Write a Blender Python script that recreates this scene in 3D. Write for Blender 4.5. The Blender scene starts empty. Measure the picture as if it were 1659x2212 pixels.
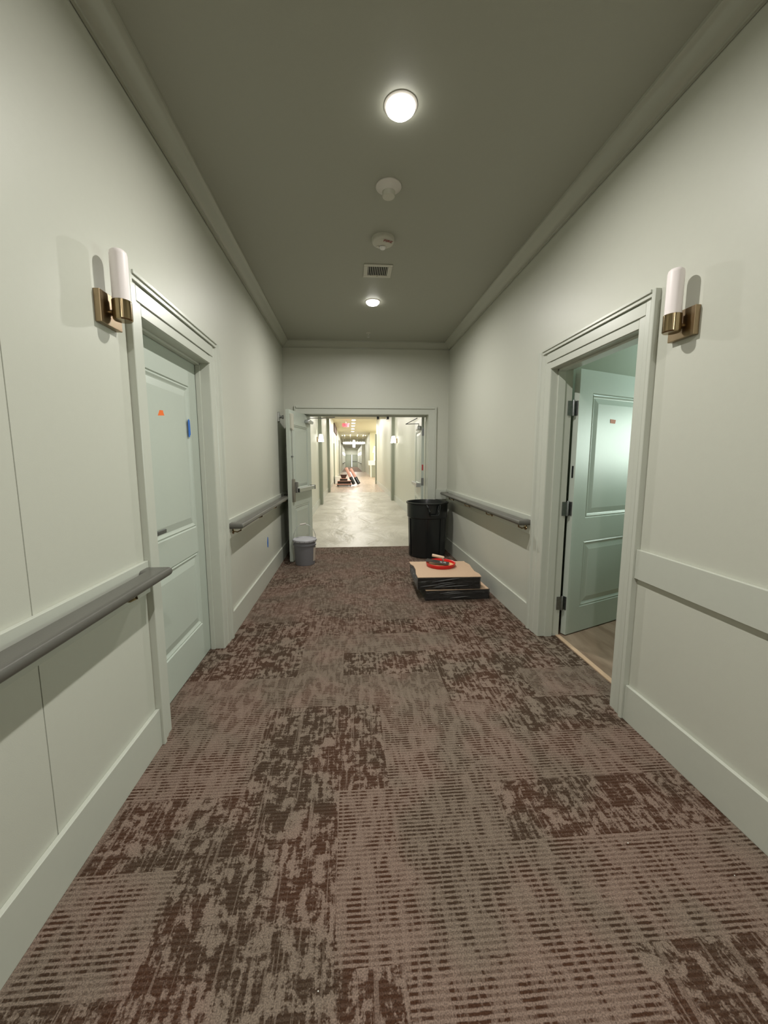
import bpy, bmesh, math, random
from mathutils import Vector, Matrix
random.seed(7)
R = math.radians
C = bpy.context.scene.collection
SC = bpy.context.scene

# ------------------------------------------------------------------ camera
F, CX, CY = 830.58, 813.49, 1095.5
W_, H_ = 1659.0, 2212.0
cam = bpy.data.cameras.new('camera'); cam_o = bpy.data.objects.new('camera', cam); C.objects.link(cam_o)
yaw, pitch, roll = R(3.8646), R(-7.1320), R(-0.1341)
fw = Vector((math.sin(yaw)*math.cos(pitch), math.cos(yaw)*math.cos(pitch), math.sin(pitch)))
rt = Vector((math.cos(yaw), -math.sin(yaw), 0)); up = rt.cross(fw)
r2 = math.cos(roll)*rt + math.sin(roll)*up; u2 = -math.sin(roll)*rt + math.cos(roll)*up
M3 = Matrix((r2, u2, -fw)).transposed()
cam_o.matrix_world = Matrix.Translation((0, 0, 1.4)) @ M3.to_4x4()
cam.sensor_fit = 'VERTICAL'; cam.sensor_height = 24.0
cam.lens = F/H_*24.0
cam.shift_x = (W_/2-CX)/H_; cam.shift_y = -(H_/2-CY)/H_
cam.clip_start = 0.02; cam.clip_end = 200
SC.camera = cam_o

# ------------------------------------------------------------------ view, world
SC.view_settings.view_transform = 'Standard'; SC.view_settings.look = 'None'
SC.view_settings.gamma = 1; SC.view_settings.use_curve_mapping = False
SC.view_settings.exposure = 0.0
w = bpy.data.worlds.new('world'); SC.world = w; w.use_nodes = True
w.node_tree.nodes['Background'].inputs[0].default_value = (0.7, 0.85, 1.0, 1)
w.node_tree.nodes['Background'].inputs[1].default_value = 0.02
SC.cycles.max_bounces = 10; SC.cycles.diffuse_bounces = 7; SC.cycles.glossy_bounces = 4
SC.cycles.sample_clamp_indirect = 4.0
SC.cycles.use_denoising = True

# ------------------------------------------------------------------ lights
NEAR_W = 32.5; FAR_W = 27.0; LOBBY_W = 75.0; ROOM_W = 56.0
LX = 0.257; CEIL = 3.07
def lamp(name, loc, power, size=0.055, color=(1, .965, .915), rot=(0, 0, 0), shape='DISK', size_y=None, spread=180):
    l = bpy.data.lights.new(name, 'AREA'); l.energy = power; l.shape = shape; l.size = size
    if size_y: l.size_y = size_y
    l.color = color; l.spread = R(spread)
    o = bpy.data.objects.new(name, l); o.location = loc; o.rotation_euler = rot; C.objects.link(o); return o
NEAR_Y = (2.04, 4.34, -0.26, -2.3)
for y in NEAR_Y: lamp('downlight_lamp', (LX, y, CEIL-.042), NEAR_W, spread=172)
FAR_Y = (7.4, 9.9, 12.4, 14.9)
for y in FAR_Y: lamp('downlight_lamp', (LX, y, CEIL-.045), FAR_W)
LOBBY_Y = (18.6, 20.2, 21.8, 23.6, 25.6, 28.0, 30.5)
for y in LOBBY_Y[::2]: lamp('downlight_lamp', (LX-.05, y, 3.49), LOBBY_W, .2)
for y in (36, 40): lamp('downlight_lamp', (LX, y, 3.49), 60, .2)
for y in (47, 54, 61, 66): lamp('downlight_lamp', (LX, y, CEIL-.045), 110, .2)
lamp('recess_area_lamp', (4.6, 26.5, 1.9), 260, 2.2, (1, .95, .8), (0, R(90), 0), 'RECTANGLE', 6.0)  # unseen area light brightening the walled recess
lamp('window_daylight', (4.88, 3.1, 1.62), ROOM_W, .72, (.86, 1.0, .88), (0, R(85), 0), 'RECTANGLE', 2.8)

lamp('room_added_lamp', (3.1, 2.75, 2.69), 14, .12, (.72, .95, .95))  # added lamp, out of view, cooling the lower left hall wall

# ------------------------------------------------------------------ materials
def new_mat(name):
    m = bpy.data.materials.new(name); m.use_nodes = True
    nt = m.node_tree; return m, nt, nt.nodes['Principled BSDF']
def srgb(r, g, b):
    f = lambda c: (c/255/12.92) if c/255 <= .04045 else ((c/255+.055)/1.055)**2.4
    return (f(r), f(g), f(b), 1)
def mat(name, col, rough=.5, metal=0, noise=.04, scale=30, bump=0, bscale=200, coat=0, spec=.5, trans=0, emit=None, estr=0, alpha=1):
    m, nt, b = new_mat(name)
    tc = nt.nodes.new('ShaderNodeTexCoord')
    nz = nt.nodes.new('ShaderNodeTexNoise'); nz.inputs['Scale'].default_value = scale; nz.inputs['Detail'].default_value = 4
    nt.links.new(tc.outputs['Object'], nz.inputs['Vector'])
    mx = nt.nodes.new('ShaderNodeMix'); mx.data_type = 'RGBA'
    mx.inputs[6].default_value = tuple(max(0, c*(1-noise)) for c in col[:3])+(1,)
    mx.inputs[7].default_value = tuple(min(1, c*(1+noise)) for c in col[:3])+(1,)
    nt.links.new(nz.outputs['Fac'], mx.inputs[0]); nt.links.new(mx.outputs[2], b.inputs['Base Color'])
    b.inputs['Roughness'].default_value = rough; b.inputs['Metallic'].default_value = metal
    b.inputs['Specular IOR Level'].default_value = spec; b.inputs['Coat Weight'].default_value = coat
    b.inputs['Transmission Weight'].default_value = trans; b.inputs['Alpha'].default_value = alpha
    if emit: b.inputs['Emission Color'].default_value = tuple(emit)+(1,); b.inputs['Emission Strength'].default_value = estr
    if bump:
        n2 = nt.nodes.new('ShaderNodeTexNoise'); n2.inputs['Scale'].default_value = bscale; n2.inputs['Detail'].default_value = 3
        nt.links.new(tc.outputs['Object'], n2.inputs['Vector'])
        bp = nt.nodes.new('ShaderNodeBump'); bp.inputs['Strength'].default_value = bump; bp.inputs['Distance'].default_value = .002
        nt.links.new(n2.outputs['Fac'], bp.inputs['Height']); nt.links.new(bp.outputs['Normal'], b.inputs['Normal'])
    return m
SAGE = (.535, .545, .475, 1)
M = {}
M['wall'] = mat('sage_wall_paint', SAGE, .42, bump=.12, bscale=350, noise=.015, spec=.4)
M['trim'] = mat('sage_trim_paint', (.52, .54, .475, 1), .3, bump=.05, bscale=120, noise=.02)
M['door'] = mat('sage_door_paint', (.47, .52, .46, 1), .3, bump=.08, bscale=60, noise=.02)
M['ceil'] = mat('sage_ceiling_paint', (.35, .355, .295, 1), .55, bump=.15, bscale=300, noise=.02)
M['crown'] = mat('sage_crown_paint', (.40, .41, .345, 1), .22, noise=.02)
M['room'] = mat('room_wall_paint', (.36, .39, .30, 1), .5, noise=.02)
M['farwall'] = mat('far_wall_paint', (.60, .61, .525, 1), .4, noise=.03, scale=3)
M['rail'] = mat('grey_vinyl_rail', srgb(92, 91, 85), .38, noise=.06, scale=90, bump=.1)
M['brass'] = mat('antique_brass', (.34, .26, .15, 1), .17, 1, noise=.05)
M['brassd'] = mat('brushed_brass_plate', (.33, .25, .155, 1), .34, 1, noise=.08, scale=80)
M['glass'] = mat('frosted_white_glass', (.86, .80, .79, 1), .45, noise=.01, spec=.4)
M['bronze'] = mat('dull_bronze_case', (.30, .28, .24, 1), .45, .8, noise=.05)
M['steel'] = mat('satin_steel', (.55, .56, .56, 1), .35, 1, noise=.05)
M['dsteel'] = mat('dull_hinge_steel', (.26, .27, .27, 1), .42, 1, noise=.3, scale=60)
M['white'] = mat('white_plastic', srgb(205, 200, 192), .45, noise=.01)
M['white2'] = mat('warm_white_enamel', srgb(190, 188, 175), .4, noise=.01)
M['black'] = mat('black_plastic', (.010, .012, .012, 1), .27, noise=.15, scale=20)
M['dark'] = mat('painted_slot_shade', (.004, .004, .004, 1), .8)  # near black that stands in for shade inside slots
M['bucket'] = mat('grey_bucket_plastic', srgb(112, 112, 116), .4, noise=.03)
M['lid'] = mat('pale_grey_lid', srgb(178, 178, 184), .35, noise=.03)
M['card'] = mat('tan_cardboard', srgb(196, 168, 140), .8, noise=.08, scale=60, bump=.2, bscale=90)
M['red'] = mat('red_plastic', (.62, .012, .012, 1), .35, noise=.05)
M['glue'] = mat('yellow_adhesive', (.82, .52, .24, 1), .5, noise=.15, scale=40, bump=.8, bscale=70)
M['wood'] = mat('pale_wood', (.72, .53, .38, 1), .55, noise=.12, scale=25)
M['orange'] = mat('orange_tape', (.85, .16, .02, 1), .5)
M['orange2'] = mat('rust_tape', (.55, .17, .08, 1), .6)
M['blue'] = mat('blue_tape', (.02, .14, .52, 1), .6)
M['redt'] = mat('red_lettering', (.22, .012, .008, 1), .5)
M['lens'] = mat('lit_lens', (1, 1, 1, 1), .5, emit=(1, .97, .9), estr=13)
M['glow'] = mat('lit_shade', (1, 1, 1, 1), .5, emit=(1, .97, .86), estr=2.6)
M['fold'] = mat('glossy_film_fold', (.10, .10, .10, 1), .22, noise=.3, scale=40, spec=1.0)
M['slit'] = mat('gap_glow', (1, 1, 1, 1), .5, emit=(1, 1, .95), estr=1.6)  # emission for the bright gap between the end doors
M['exit'] = mat('lit_exit_red', (.5, .02, .05, 1), .5, emit=(1, .03, .10), estr=1.6)
M['exitface'] = mat('exit_sign_face', (.35, .10, .09, 1), .5, emit=(1, .12, .16), estr=.35)
M['pink'] = mat('pink_carton', srgb(215, 165, 150), .7, noise=.05)
M['brown'] = mat('dark_brown_wood', srgb(70, 40, 28), .6, noise=.2)
M['counter'] = mat('white_counter', (.9, .9, .86, 1), .3)
M['pane'] = mat('daylight_pane', (1, 1, 1, 1), .5, emit=(.85, 1.0, .95), estr=2.5)
M['paper'] = mat('paper_label', srgb(190, 178, 166), .7)
M['fardoor'] = mat('grey_green_door', srgb(150, 155, 140), .4)

# stacked carpet tiles seen through shrink wrap: layers + streaky clear film
m, nt, b = new_mat('carpet_tile_edges'); M['layers'] = m
tc = nt.nodes.new('ShaderNodeTexCoord'); wv = nt.nodes.new('ShaderNodeTexWave'); wv.bands_direction = 'Z'
wv.inputs['Scale'].default_value = 42; wv.inputs['Distortion'].default_value = 1.2
nt.links.new(tc.outputs['Object'], wv.inputs['Vector'])
cr = nt.nodes.new('ShaderNodeValToRGB'); cr.color_ramp.elements[0].color = (.008, .006, .005, 1); cr.color_ramp.elements[1].color = (.05, .036, .027, 1)
nt.links.new(wv.outputs['Fac'], cr.inputs['Fac']); nt.links.new(cr.outputs['Color'], b.inputs['Base Color']); b.inputs['Roughness'].default_value = .9
m, nt, b = new_mat('clear_shrink_wrap'); M['wrap'] = m
tc = nt.nodes.new('ShaderNodeTexCoord'); mp = nt.nodes.new('ShaderNodeMapping'); mp.inputs['Scale'].default_value = (2.2, 2.2, 16); mp.inputs['Rotation'].default_value = (0, R(10), 0)
nz = nt.nodes.new('ShaderNodeTexNoise'); nz.inputs['Scale'].default_value = 3; nz.inputs['Detail'].default_value = 5; nz.inputs['Distortion'].default_value = .8
nt.links.new(tc.outputs['Object'], mp.inputs['Vector']); nt.links.new(mp.outputs['Vector'], nz.inputs['Vector'])
bp = nt.nodes.new('ShaderNodeBump'); bp.inputs['Strength'].default_value = 1; bp.inputs['Distance'].default_value = .09
nt.links.new(nz.outputs['Fac'], bp.inputs['Height']); nt.links.new(bp.outputs['Normal'], b.inputs['Normal'])
b.inputs['Base Color'].default_value = (.03, .03, .03, 1); b.inputs['Roughness'].default_value = .13; b.inputs['Alpha'].default_value = .6
b.inputs['Specular IOR Level'].default_value = 1.0

# carpet: loop pile planks of two patterns chosen by the 'kind' attribute of every plank
def carpet(name):
    m, nt, b = new_mat(name); N = nt.nodes.new; L = nt.links.new
    tc = N('ShaderNodeTexCoord'); at = N('ShaderNodeAttribute'); at.attribute_name = 'kind'
    def mapping(sc, loc=(0, 0, 0)):
        n = N('ShaderNodeMapping'); n.inputs['Scale'].default_value = sc; n.inputs['Location'].default_value = loc
        L(tc.outputs['Object'], n.inputs['Vector']); return n.outputs['Vector']
    def noise(vec, s, d=3, dist=0):
        n = N('ShaderNodeTexNoise'); n.inputs['Scale'].default_value = s; n.inputs['Detail'].default_value = d; n.inputs['Distortion'].default_value = dist
        L(vec, n.inputs['Vector']); return n.outputs['Fac']
    def math_(op, a, b_=None, c=None, clamp=False):
        n = N('ShaderNodeMath'); n.operation = op; n.use_clamp = clamp
        for i, v in enumerate((a, b_, c)):
            if v is None: continue
            if isinstance(v, (int, float)): n.inputs[i].default_value = v
            else: L(v, n.inputs[i])
        return n.outputs[0]
    def step(v, lo, hi):
        n = N('ShaderNodeMapRange'); n.inputs[1].default_value = lo; n.inputs[2].default_value = hi; n.interpolation_type = 'SMOOTHSTEP'
        L(v, n.inputs[0]); return n.outputs[0]
    sep = N('ShaderNodeSeparateXYZ'); L(tc.outputs['Object'], sep.inputs[0])
    wob = noise(mapping((1, 1, 1)), 9, 2)
    yy = math_('ADD', sep.outputs[1], math_('MULTIPLY', wob, .004))
    # fine cross stripes, 15.4 mm apart, with a slightly wandering thread
    ph = math_('FRACT', math_('MULTIPLY', yy, 1/.0154))
    tri = math_('ABSOLUTE', math_('SUBTRACT', ph, .5))
    stripe = step(math_('ADD', tri, math_('MULTIPLY', math_('SUBTRACT', noise(mapping((55, 55, 1)), 1, 2), .5), .35)), .36, .14)                                     # 1 in the dark dash
    breaks = step(noise(mapping((30, 7, 1)), 1, 4, .5), .52, .42)       # columns that cut the dashes
    patch = step(noise(mapping((11, 11, 1), (3, 1, 0)), 1, 5, .8), .40, .50)
    A = math_('MULTIPLY', math_('MULTIPLY', stripe, math_('ADD', math_('MULTIPLY', breaks, -.65), 1)), math_('ADD', math_('MULTIPLY', patch, .62), .42))
    rare = step(noise(mapping((60, 9, 1), (5, 2, 0)), 1, 2), .62, .56)
    A = math_('MULTIPLY', A, math_('ADD', math_('MULTIPLY', rare, .5), .5))
    # dark planks: streaks along the hall, worn patches, short cross strokes
    s1 = noise(mapping((62, 9, 1), (1, 4, 0)), 1, 4, .3)
    s2 = noise(mapping((13, 60, 1), (7, 3, 0)), 1, 3, .3)
    s3 = noise(mapping((15, 13, 1), (2, 9, 0)), 1, 8, 1.4)
    v = math_('ADD', math_('MULTIPLY', s1, .36), math_('ADD', math_('MULTIPLY', s2, .26), math_('MULTIPLY', s3, .52)))
    v = math_('ADD', v, math_('MULTIPLY', math_('SUBTRACT', noise(mapping((1, 1, 1)), 150, 3), .5), .22))
    Bm = step(v, .625, .545)
    lines = step(noise(mapping((70, 1.8, 1), (0, 6, 0)), 1, 2), .585, .63)   # long pale threads
    Bm = math_('MULTIPLY', Bm, math_('SUBTRACT', 1, math_('MULTIPLY', lines, .6)))
    Bm = math_('MULTIPLY', Bm, math_('ADD', math_('MULTIPLY', stripe, .14), .86))
    mx = N('ShaderNodeMix'); L(at.outputs['Fac'], mx.inputs[0]); L(A, mx.inputs[2]); L(Bm, mx.inputs[3])
    mask = mx.outputs[0]
    grain = noise(mapping((1, 1, 1)), 260, 3)
    tone = noise(mapping((1, 1, 1), (4, 4, 0)), 2.6, 2)
    c1 = N('ShaderNodeMix'); c1.data_type = 'RGBA'; c1.inputs[6].default_value = srgb(130, 112, 101); c1.inputs[7].default_value = srgb(123, 110, 98); L(step(tone, .4, .6), c1.inputs[0])
    c2 = N('ShaderNodeMix'); c2.data_type = 'RGBA'; c2.inputs[6].default_value = srgb(70, 48, 36); c2.inputs[7].default_value = srgb(64, 50, 39); L(step(tone, .4, .6), c2.inputs[0])
    c = N('ShaderNodeMix'); c.data_type = 'RGBA'; L(mask, c.inputs[0]); L(c1.outputs[2], c.inputs[6]); L(c2.outputs[2], c.inputs[7])
    g = N('ShaderNodeMix'); g.data_type = 'RGBA'; g.blend_type = 'MULTIPLY'; g.inputs[0].default_value = 1
    gr = N('ShaderNodeMapRange'); gr.inputs[1].default_value = .3; gr.inputs[2].default_value = .7; gr.inputs[3].default_value = .55; gr.inputs[4].default_value = 1.38
    L(grain, gr.inputs[0]); L(c.outputs[2], g.inputs[6]); L(gr.outputs[0], g.inputs[7])
    L(g.outputs[2], b.inputs['Base Color']); b.inputs['Roughness'].default_value = 1; b.inputs['Specular IOR Level'].default_value = .1
    hb = math_('ADD', math_('MULTIPLY', mask, -.6), math_('MULTIPLY', grain, 1.2))
    bp = N('ShaderNodeBump'); bp.inputs['Strength'].default_value = .55; bp.inputs['Distance'].default_value = .004
    L(hb, bp.inputs['Height']); L(bp.outputs['Normal'], b.inputs['Normal'])
    return m
M['carpet'] = carpet('patterned_carpet')

def floor_mat(name, c1, c2, scale, rough, stretch=(1, 1, 1), planks=False, spec=.5, bump=.15):
    m, nt, b = new_mat(name); N = nt.nodes.new; L = nt.links.new
    tc = N('ShaderNodeTexCoord'); mp = N('ShaderNodeMapping'); mp.inputs['Scale'].default_value = stretch
    L(tc.outputs['Object'], mp.inputs['Vector'])
    n = N('ShaderNodeTexNoise'); n.inputs['Scale'].default_value = scale; n.inputs['Detail'].default_value = 6; n.inputs['Distortion'].default_value = .6
    L(mp.outputs['Vector'], n.inputs['Vector'])
    cr = N('ShaderNodeValToRGB'); cr.color_ramp.elements[0].position = .35; cr.color_ramp.elements[1].position = .65
    cr.color_ramp.elements[0].color = c1; cr.color_ramp.elements[1].color = c2
    L(n.outputs['Fac'], cr.inputs['Fac']); out = cr.outputs['Color']
    if planks:
        mp2 = N('ShaderNodeMapping'); mp2.inputs['Rotation'].default_value = (0, 0, R(90)); L(tc.outputs['Object'], mp2.inputs['Vector'])
        br = N('ShaderNodeTexBrick'); br.inputs['Scale'].default_value = 1; br.inputs['Brick Width'].default_value = 1.2; br.inputs['Row Height'].default_value = .18
        br.inputs['Mortar Size'].default_value = .002; br.inputs['Color1'].default_value = (1, 1, 1, 1); br.inputs['Color2'].default_value = (.8, .8, .8, 1); br.inputs['Mortar'].default_value = (.5, .45, .4, 1)
        L(mp2.outputs['Vector'], br.inputs['Vector'])
        mm = N('ShaderNodeMix'); mm.data_type = 'RGBA'; mm.blend_type = 'MULTIPLY'; mm.inputs[0].default_value = 1
        L(out, mm.inputs[6]); L(br.outputs['Color'], mm.inputs[7]); out = mm.outputs[2]
    L(out, b.inputs['Base Color']); b.inputs['Roughness'].default_value = rough; b.inputs['Specular IOR Level'].default_value = spec
    bp = N('ShaderNodeBump'); bp.inputs['Strength'].default_value = bump; bp.inputs['Distance'].default_value = .01 if bump < .5 else .05
    L(n.outputs['Fac'], bp.inputs['Height']); L(bp.outputs['Normal'], b.inputs['Normal'])
    return m
M['screed'] = floor_mat('cream_levelling_floor', (.44, .41, .335, 1), (.60, .57, .49, 1), 1.7, .42, (1, .7, 1), spec=.35, bump=1.0)
M['planks'] = floor_mat('pinkish_oak_planks', (.46, .34, .26, 1), (.60, .48, .38, 1), 4, .33, (4, .6, 1), True)
M['vinyl'] = floor_mat('room_vinyl_floor', (.20, .135, .09, 1), (.34, .25, .18, 1), 3, .5, (2.5, .8, 1))

# ------------------------------------------------------------------ mesh helpers
def box(bm, x0, x1, y0, y1, z0, z1):
    vs = [bm.verts.new((x, y, z)) for x in (x0, x1) for y in (y0, y1) for z in (z0, z1)]
    for f in ((0, 1, 3, 2), (4, 6, 7, 5), (0, 4, 5, 1), (2, 3, 7, 6), (0, 2, 6, 4), (1, 5, 7, 3)): bm.faces.new([vs[i] for i in f])
def prism(bm, pts, f):      # pts: closed 2D outline, f(t, p): point at end t in (0, 1)
    a = [bm.verts.new(f(0, p)) for p in pts]; c = [bm.verts.new(f(1, p)) for p in pts]; n = len(pts)
    for i in range(n): bm.faces.new((a[i], a[(i+1) % n], c[(i+1) % n], c[i]))
    bm.faces.new(a[::-1]); bm.faces.new(c)
def lathe(bm, prof, n=32, cx=0, cy=0, close=False):
    rings = [[bm.verts.new((cx+r*math.cos(2*math.pi*k/n), cy+r*math.sin(2*math.pi*k/n), z)) for k in range(n)] if r > 1e-6 else [bm.verts.new((cx, cy, z))] for r, z in prof]
    pr = list(zip(rings, rings[1:]))
    if close: pr.append((rings[-1], rings[0]))
    for a, c in pr:
        if len(a) == 1 and len(c) == 1: continue
        for k in range(n):
            k2 = (k+1) % n
            if len(a) == 1: bm.faces.new((a[0], c[k], c[k2]))
            elif len(c) == 1: bm.faces.new((a[k], c[0], a[k2]))
            else: bm.faces.new((a[k], c[k], c[k2], a[k2]))
def tube(bm, pts, r, n=10, prof=None):
    pts = [Vector(p) for p in pts]; rings = []
    for i, p in enumerate(pts):
        d = ((pts[min(i+1, len(pts)-1)]-p).normalized() + (p-pts[max(i-1, 0)]).normalized())
        if i == 0: d = pts[1]-p
        if i == len(pts)-1: d = p-pts[i-1]
        d.normalize(); a = Vector((0, 0, 1)) if abs(d.z) < .9 else Vector((1, 0, 0))
        u = d.cross(a).normalized(); v = u.cross(d).normalized()
        if prof: 
            sc = 1.0
            if 0 < i < len(pts)-1:
                c = max(.5, (pts[i+1]-p).normalized().dot(d)); sc = 1/c
            rings.append([bm.verts.new(p+u*q[0]*sc+v*q[1]) for q in prof])
        else: rings.append([bm.verts.new(p+u*r*math.cos(2*math.pi*k/n)+v*r*math.sin(2*math.pi*k/n)) for k in range(n)])
    m_ = len(rings[0])
    for a, c in zip(rings, rings[1:]):
        for k in range(m_): bm.faces.new((a[k], a[(k+1) % m_], c[(k+1) % m_], c[k]))
    bm.faces.new(rings[0][::-1]); bm.faces.new(rings[-1])
def obj(name, bm, m, parent=None, bevel=0, smooth=False, seg=2):
    bmesh.ops.recalc_face_normals(bm, faces=bm.faces)
    me = bpy.data.meshes.new(name); bm.to_mesh(me); bm.free(); me.materials.append(M[m] if isinstance(m, str) else m)
    o = bpy.data.objects.new(name, me); C.objects.link(o)
    if parent: o.parent = parent
    if smooth:
        for p in me.polygons: p.use_smooth = True
        me.set_sharp_from_angle(angle=R(38))
    if bevel:
        bv = o.modifiers.new('bevel', 'BEVEL'); bv.width = bevel; bv.segments = seg; bv.limit_method = 'ANGLE'; bv.angle_limit = R(40)
    return o
def B(): return bmesh.new()
def bx(name, m, dims, parent=None, bevel=0):
    bm = B(); box(bm, *dims); return obj(name, bm, m, parent, bevel)
def tag(o, label, cat, group=None, kind=None):
    o['label'] = label; o['category'] = cat
    if group: o['group'] = group
    if kind: o['kind'] = kind
    return o
def thing(name, label, cat, loc=(0, 0, 0), rz=0, group=None):
    o = bpy.data.objects.new(name, None); o.empty_display_size = .1; C.objects.link(o); o.location = loc; o.rotation_euler = (0, 0, rz)
    return tag(o, label, cat, group)
def struct(o, label=None):
    o['kind'] = 'structure'
    if label: o['label'] = label
    return o
def dup(o, loc=None, rz=None, label=None):
    def cp(s, par):
        c = s.copy(); C.objects.link(c); c.parent = par
        for ch in [k for k in kids.get(s, [])]: cp(ch, c)
        return c
    kids = {}
    for k in bpy.data.objects:
        if k.parent: kids.setdefault(k.parent, []).append(k)
    r = cp(o, None)
    if loc is not None: r.location = loc
    if rz is not None: r.rotation_euler = (0, 0, rz)
    if label: r['label'] = label
    return r
def text_mesh(txt, size, depth, m, name, parent, loc, rot):
    cu = bpy.data.curves.new(name, 'FONT'); cu.body = txt; cu.size = size; cu.extrude = depth; cu.align_x = 'CENTER'; cu.align_y = 'CENTER'
    t = bpy.data.objects.new(name, cu); C.objects.link(t)
    dg = bpy.context.evaluated_depsgraph_get(); me = bpy.data.meshes.new_from_object(t.evaluated_get(dg))
    bpy.data.objects.remove(t); bpy.data.curves.remove(cu)
    me.materials.clear(); me.materials.append(M[m]); o = bpy.data.objects.new(name, me); C.objects.link(o); o.parent = parent
    o.location = loc; o.rotation_euler = rot; return o

# ------------------------------------------------------------------ room shell
XL, XR, PT = -.960, 1.477, .018          # wall faces, board thickness
YB = -4.0                                # back of the hall behind the viewer
YF = 5.82                                # wall with the double doors
DL = (1.925, 2.790); DR = (1.950, 2.815) # side door openings along y
DH = 2.05; YC = 6.06
TH = .16

def wall_seg(bm, x0, x1, y0, y1, z0, z1): box(bm, x0, x1, y0, y1, z0, z1)
# left wall with its panel joint at y = 1.175
bm = B()
box(bm, XL-TH, XL, YB, 1.1735, 0, CEIL+.05); box(bm, XL-TH, XL, 1.1775, DL[0], 0, CEIL+.05)
box(bm, XL-TH, XL, DL[0], DL[1], DH, CEIL+.05); box(bm, XL-TH, XL, DL[1], YF, 0, CEIL+.05)
struct(obj('wall_left', bm, 'wall'))
bm = B()
box(bm, XR, XR+TH, YB, DR[0], 0, CEIL+.05); box(bm, XR, XR+TH, DR[0], DR[1], DH, CEIL+.05); box(bm, XR, XR+TH, DR[1], YF, 0, CEIL+.05)
struct(obj('wall_right', bm, 'wall'))
OX0, OX1, OZ = -.712, 1.178, 2.06
bm = B()
box(bm, XL-TH, OX0, YF, YC-.001, 0, CEIL+.05); box(bm, OX1, XR+TH, YF, YC-.001, 0, CEIL+.05); box(bm, OX0, OX1, YF, YC-.001, OZ, CEIL+.05)
struct(obj('wall_far', bm, 'wall'))
struct(bx('wall_back', 'wall', (XL-TH, XR+TH, YB-.1, YB, 0, CEIL+.05)))
struct(bx('ceiling', 'ceil', (XL-TH, XR+TH, YB-.1, YC, CEIL, CEIL+.12)))

# carpet planks: one mesh, the 'kind' attribute says which of the two weaves each plank has
dark_rects = [(-1.2, -.06, 1.20, 1.48), (-.60, -.06, .88, 1.20), (-.46, .15, 1.48, 2.05), (-1.2, -.36, 2.36, 3.22), (-.06, .59, 2.36, 2.65),
              (.57, .80, 2.05, 2.36), (.80, 1.60, 1.77, 2.95), (.59, 1.60, 1.22, 1.48), (.80, 1.60, -4, .90), (-1.2, .14, -4, .90),
              (.15, 1.20, 2.95, 3.22), (.8, 1.6, 2.65, 3.5), (.59, .80, 2.36, 2.65)]
light_rects = [(-1.2, -.60, .88, 1.20), (1.10, 1.60, 2.05, 2.36), (.14, .80, .72, .90)]
xs = [-1.12, -.66, -.60, -.46, -.36, -.06, .14, .15, .37, .57, .59, .80, 1.10, 1.20, 1.50, 1.70]
ys = [-4.0, -3.1, -2.5, -1.9, -1.3, -.7, -.1, .2, .5, .72, .88, .90, 1.20, 1.22, 1.48, 1.77, 2.05, 2.36, 2.65, 2.95, 3.22, 3.5, 3.8, 4.1, 4.4, 4.7, 5.0, 5.3, 5.6, 5.9, YC]
bm = B(); grid = [[bm.verts.new((x, y, 0)) for x in xs] for y in ys]; kinds = []
rnd = {}
for j in range(len(ys)-1):
    for i in range(len(xs)-1):
        bm.faces.new((grid[j][i], grid[j][i+1], grid[j+1][i+1], grid[j+1][i]))
        x, y = (xs[i]+xs[i+1])/2, (ys[j]+ys[j+1])/2
        k = 0.0
        if any(a <= x <= b_ and c <= y <= d for a, b_, c, d in dark_rects): k = 1.0
        if any(a <= x <= b_ and c <= y <= d for a, b_, c, d in light_rects): k = 0.0
        if y > 2.95 and k == 0: k = rnd.setdefault((int((x+1.1+.3*(j % 2))/.61), j), random.choice((.45, .6, .8, .35)))
        kinds.append(k)
me = bpy.data.meshes.new('floor'); bm.to_mesh(me); bm.free(); me.materials.append(M['carpet'])
at = me.attributes.new('kind', 'FLOAT', 'FACE'); at.data.foreach_set('value', kinds)
fl = bpy.data.objects.new('floor', me); C.objects.link(fl); struct(fl, 'brown and taupe patterned carpet tiles')
struct(bx('floor.001', 'screed', (-1.0, 1.6, YC, 16.3, -.05, 0)), 'cream smooth floor beyond the double doors')
struct(bx('floor.002', 'planks', (-1.2, 6, 16.3, 43, -.05, 0)), 'pinkish wood plank floor of the lobby')
struct(bx('floor.003', mat('far_brown_carpet', srgb(118, 98, 84), .95, noise=.2, scale=12), (-1.2, 1.8, 43, 68.4, -.05, .002)), 'plain brown carpet at the far end')
struct(bx('floor.004', 'vinyl', (XR+TH-.02, 5.0, .2, 6.0, -.05, .004)), 'pale brown vinyl floor of the side room')
struct(bx('trim_1', 'card', (XR+TH-.022, XR+TH+.012, DR[0], DR[1], -.01, .007)), 'metal carpet edge strip in the doorway')

# ------------------------------------------------------------------ crown, baseboards, rail boards
crown_pts = [(.004, 2.986), (.017, 2.986), (.018, 2.996), (.030, 2.999), (.046, 3.008), (.062, 3.022), (.078, 3.040), (.090, 3.052), (.104, 3.056), (.106, CEIL+.004), (.004, CEIL+.004)]
bm = B()
prism(bm, crown_pts, lambda t, p: (XL+p[0], (YB, YF)[t], p[1]))
prism(bm, crown_pts, lambda t, p: (XR-p[0], (YB, YF)[t], p[1]))
prism(bm, crown_pts, lambda t, p: ((XL+.01, XR-.01)[t], YF-p[0], p[1]))
struct(obj('trim_2', bm, 'crown', smooth=True), 'cove moulding between walls and ceiling')
CO = .115
def board(name, s, xw, y0, y1, z0, z1, bev=.002):
    x0, x1 = (xw, xw+PT) if s > 0 else (xw-PT, xw)
    return struct(bx(name, 'trim', (x0, x1, y0, y1, z0, z1), bevel=bev))
board('baseboard_left', 1, XL, YB, DL[0]-CO, 0, .192); board('baseboard_left.001', 1, XL, DL[1]+.19, YF-.02, 0, .192)
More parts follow.
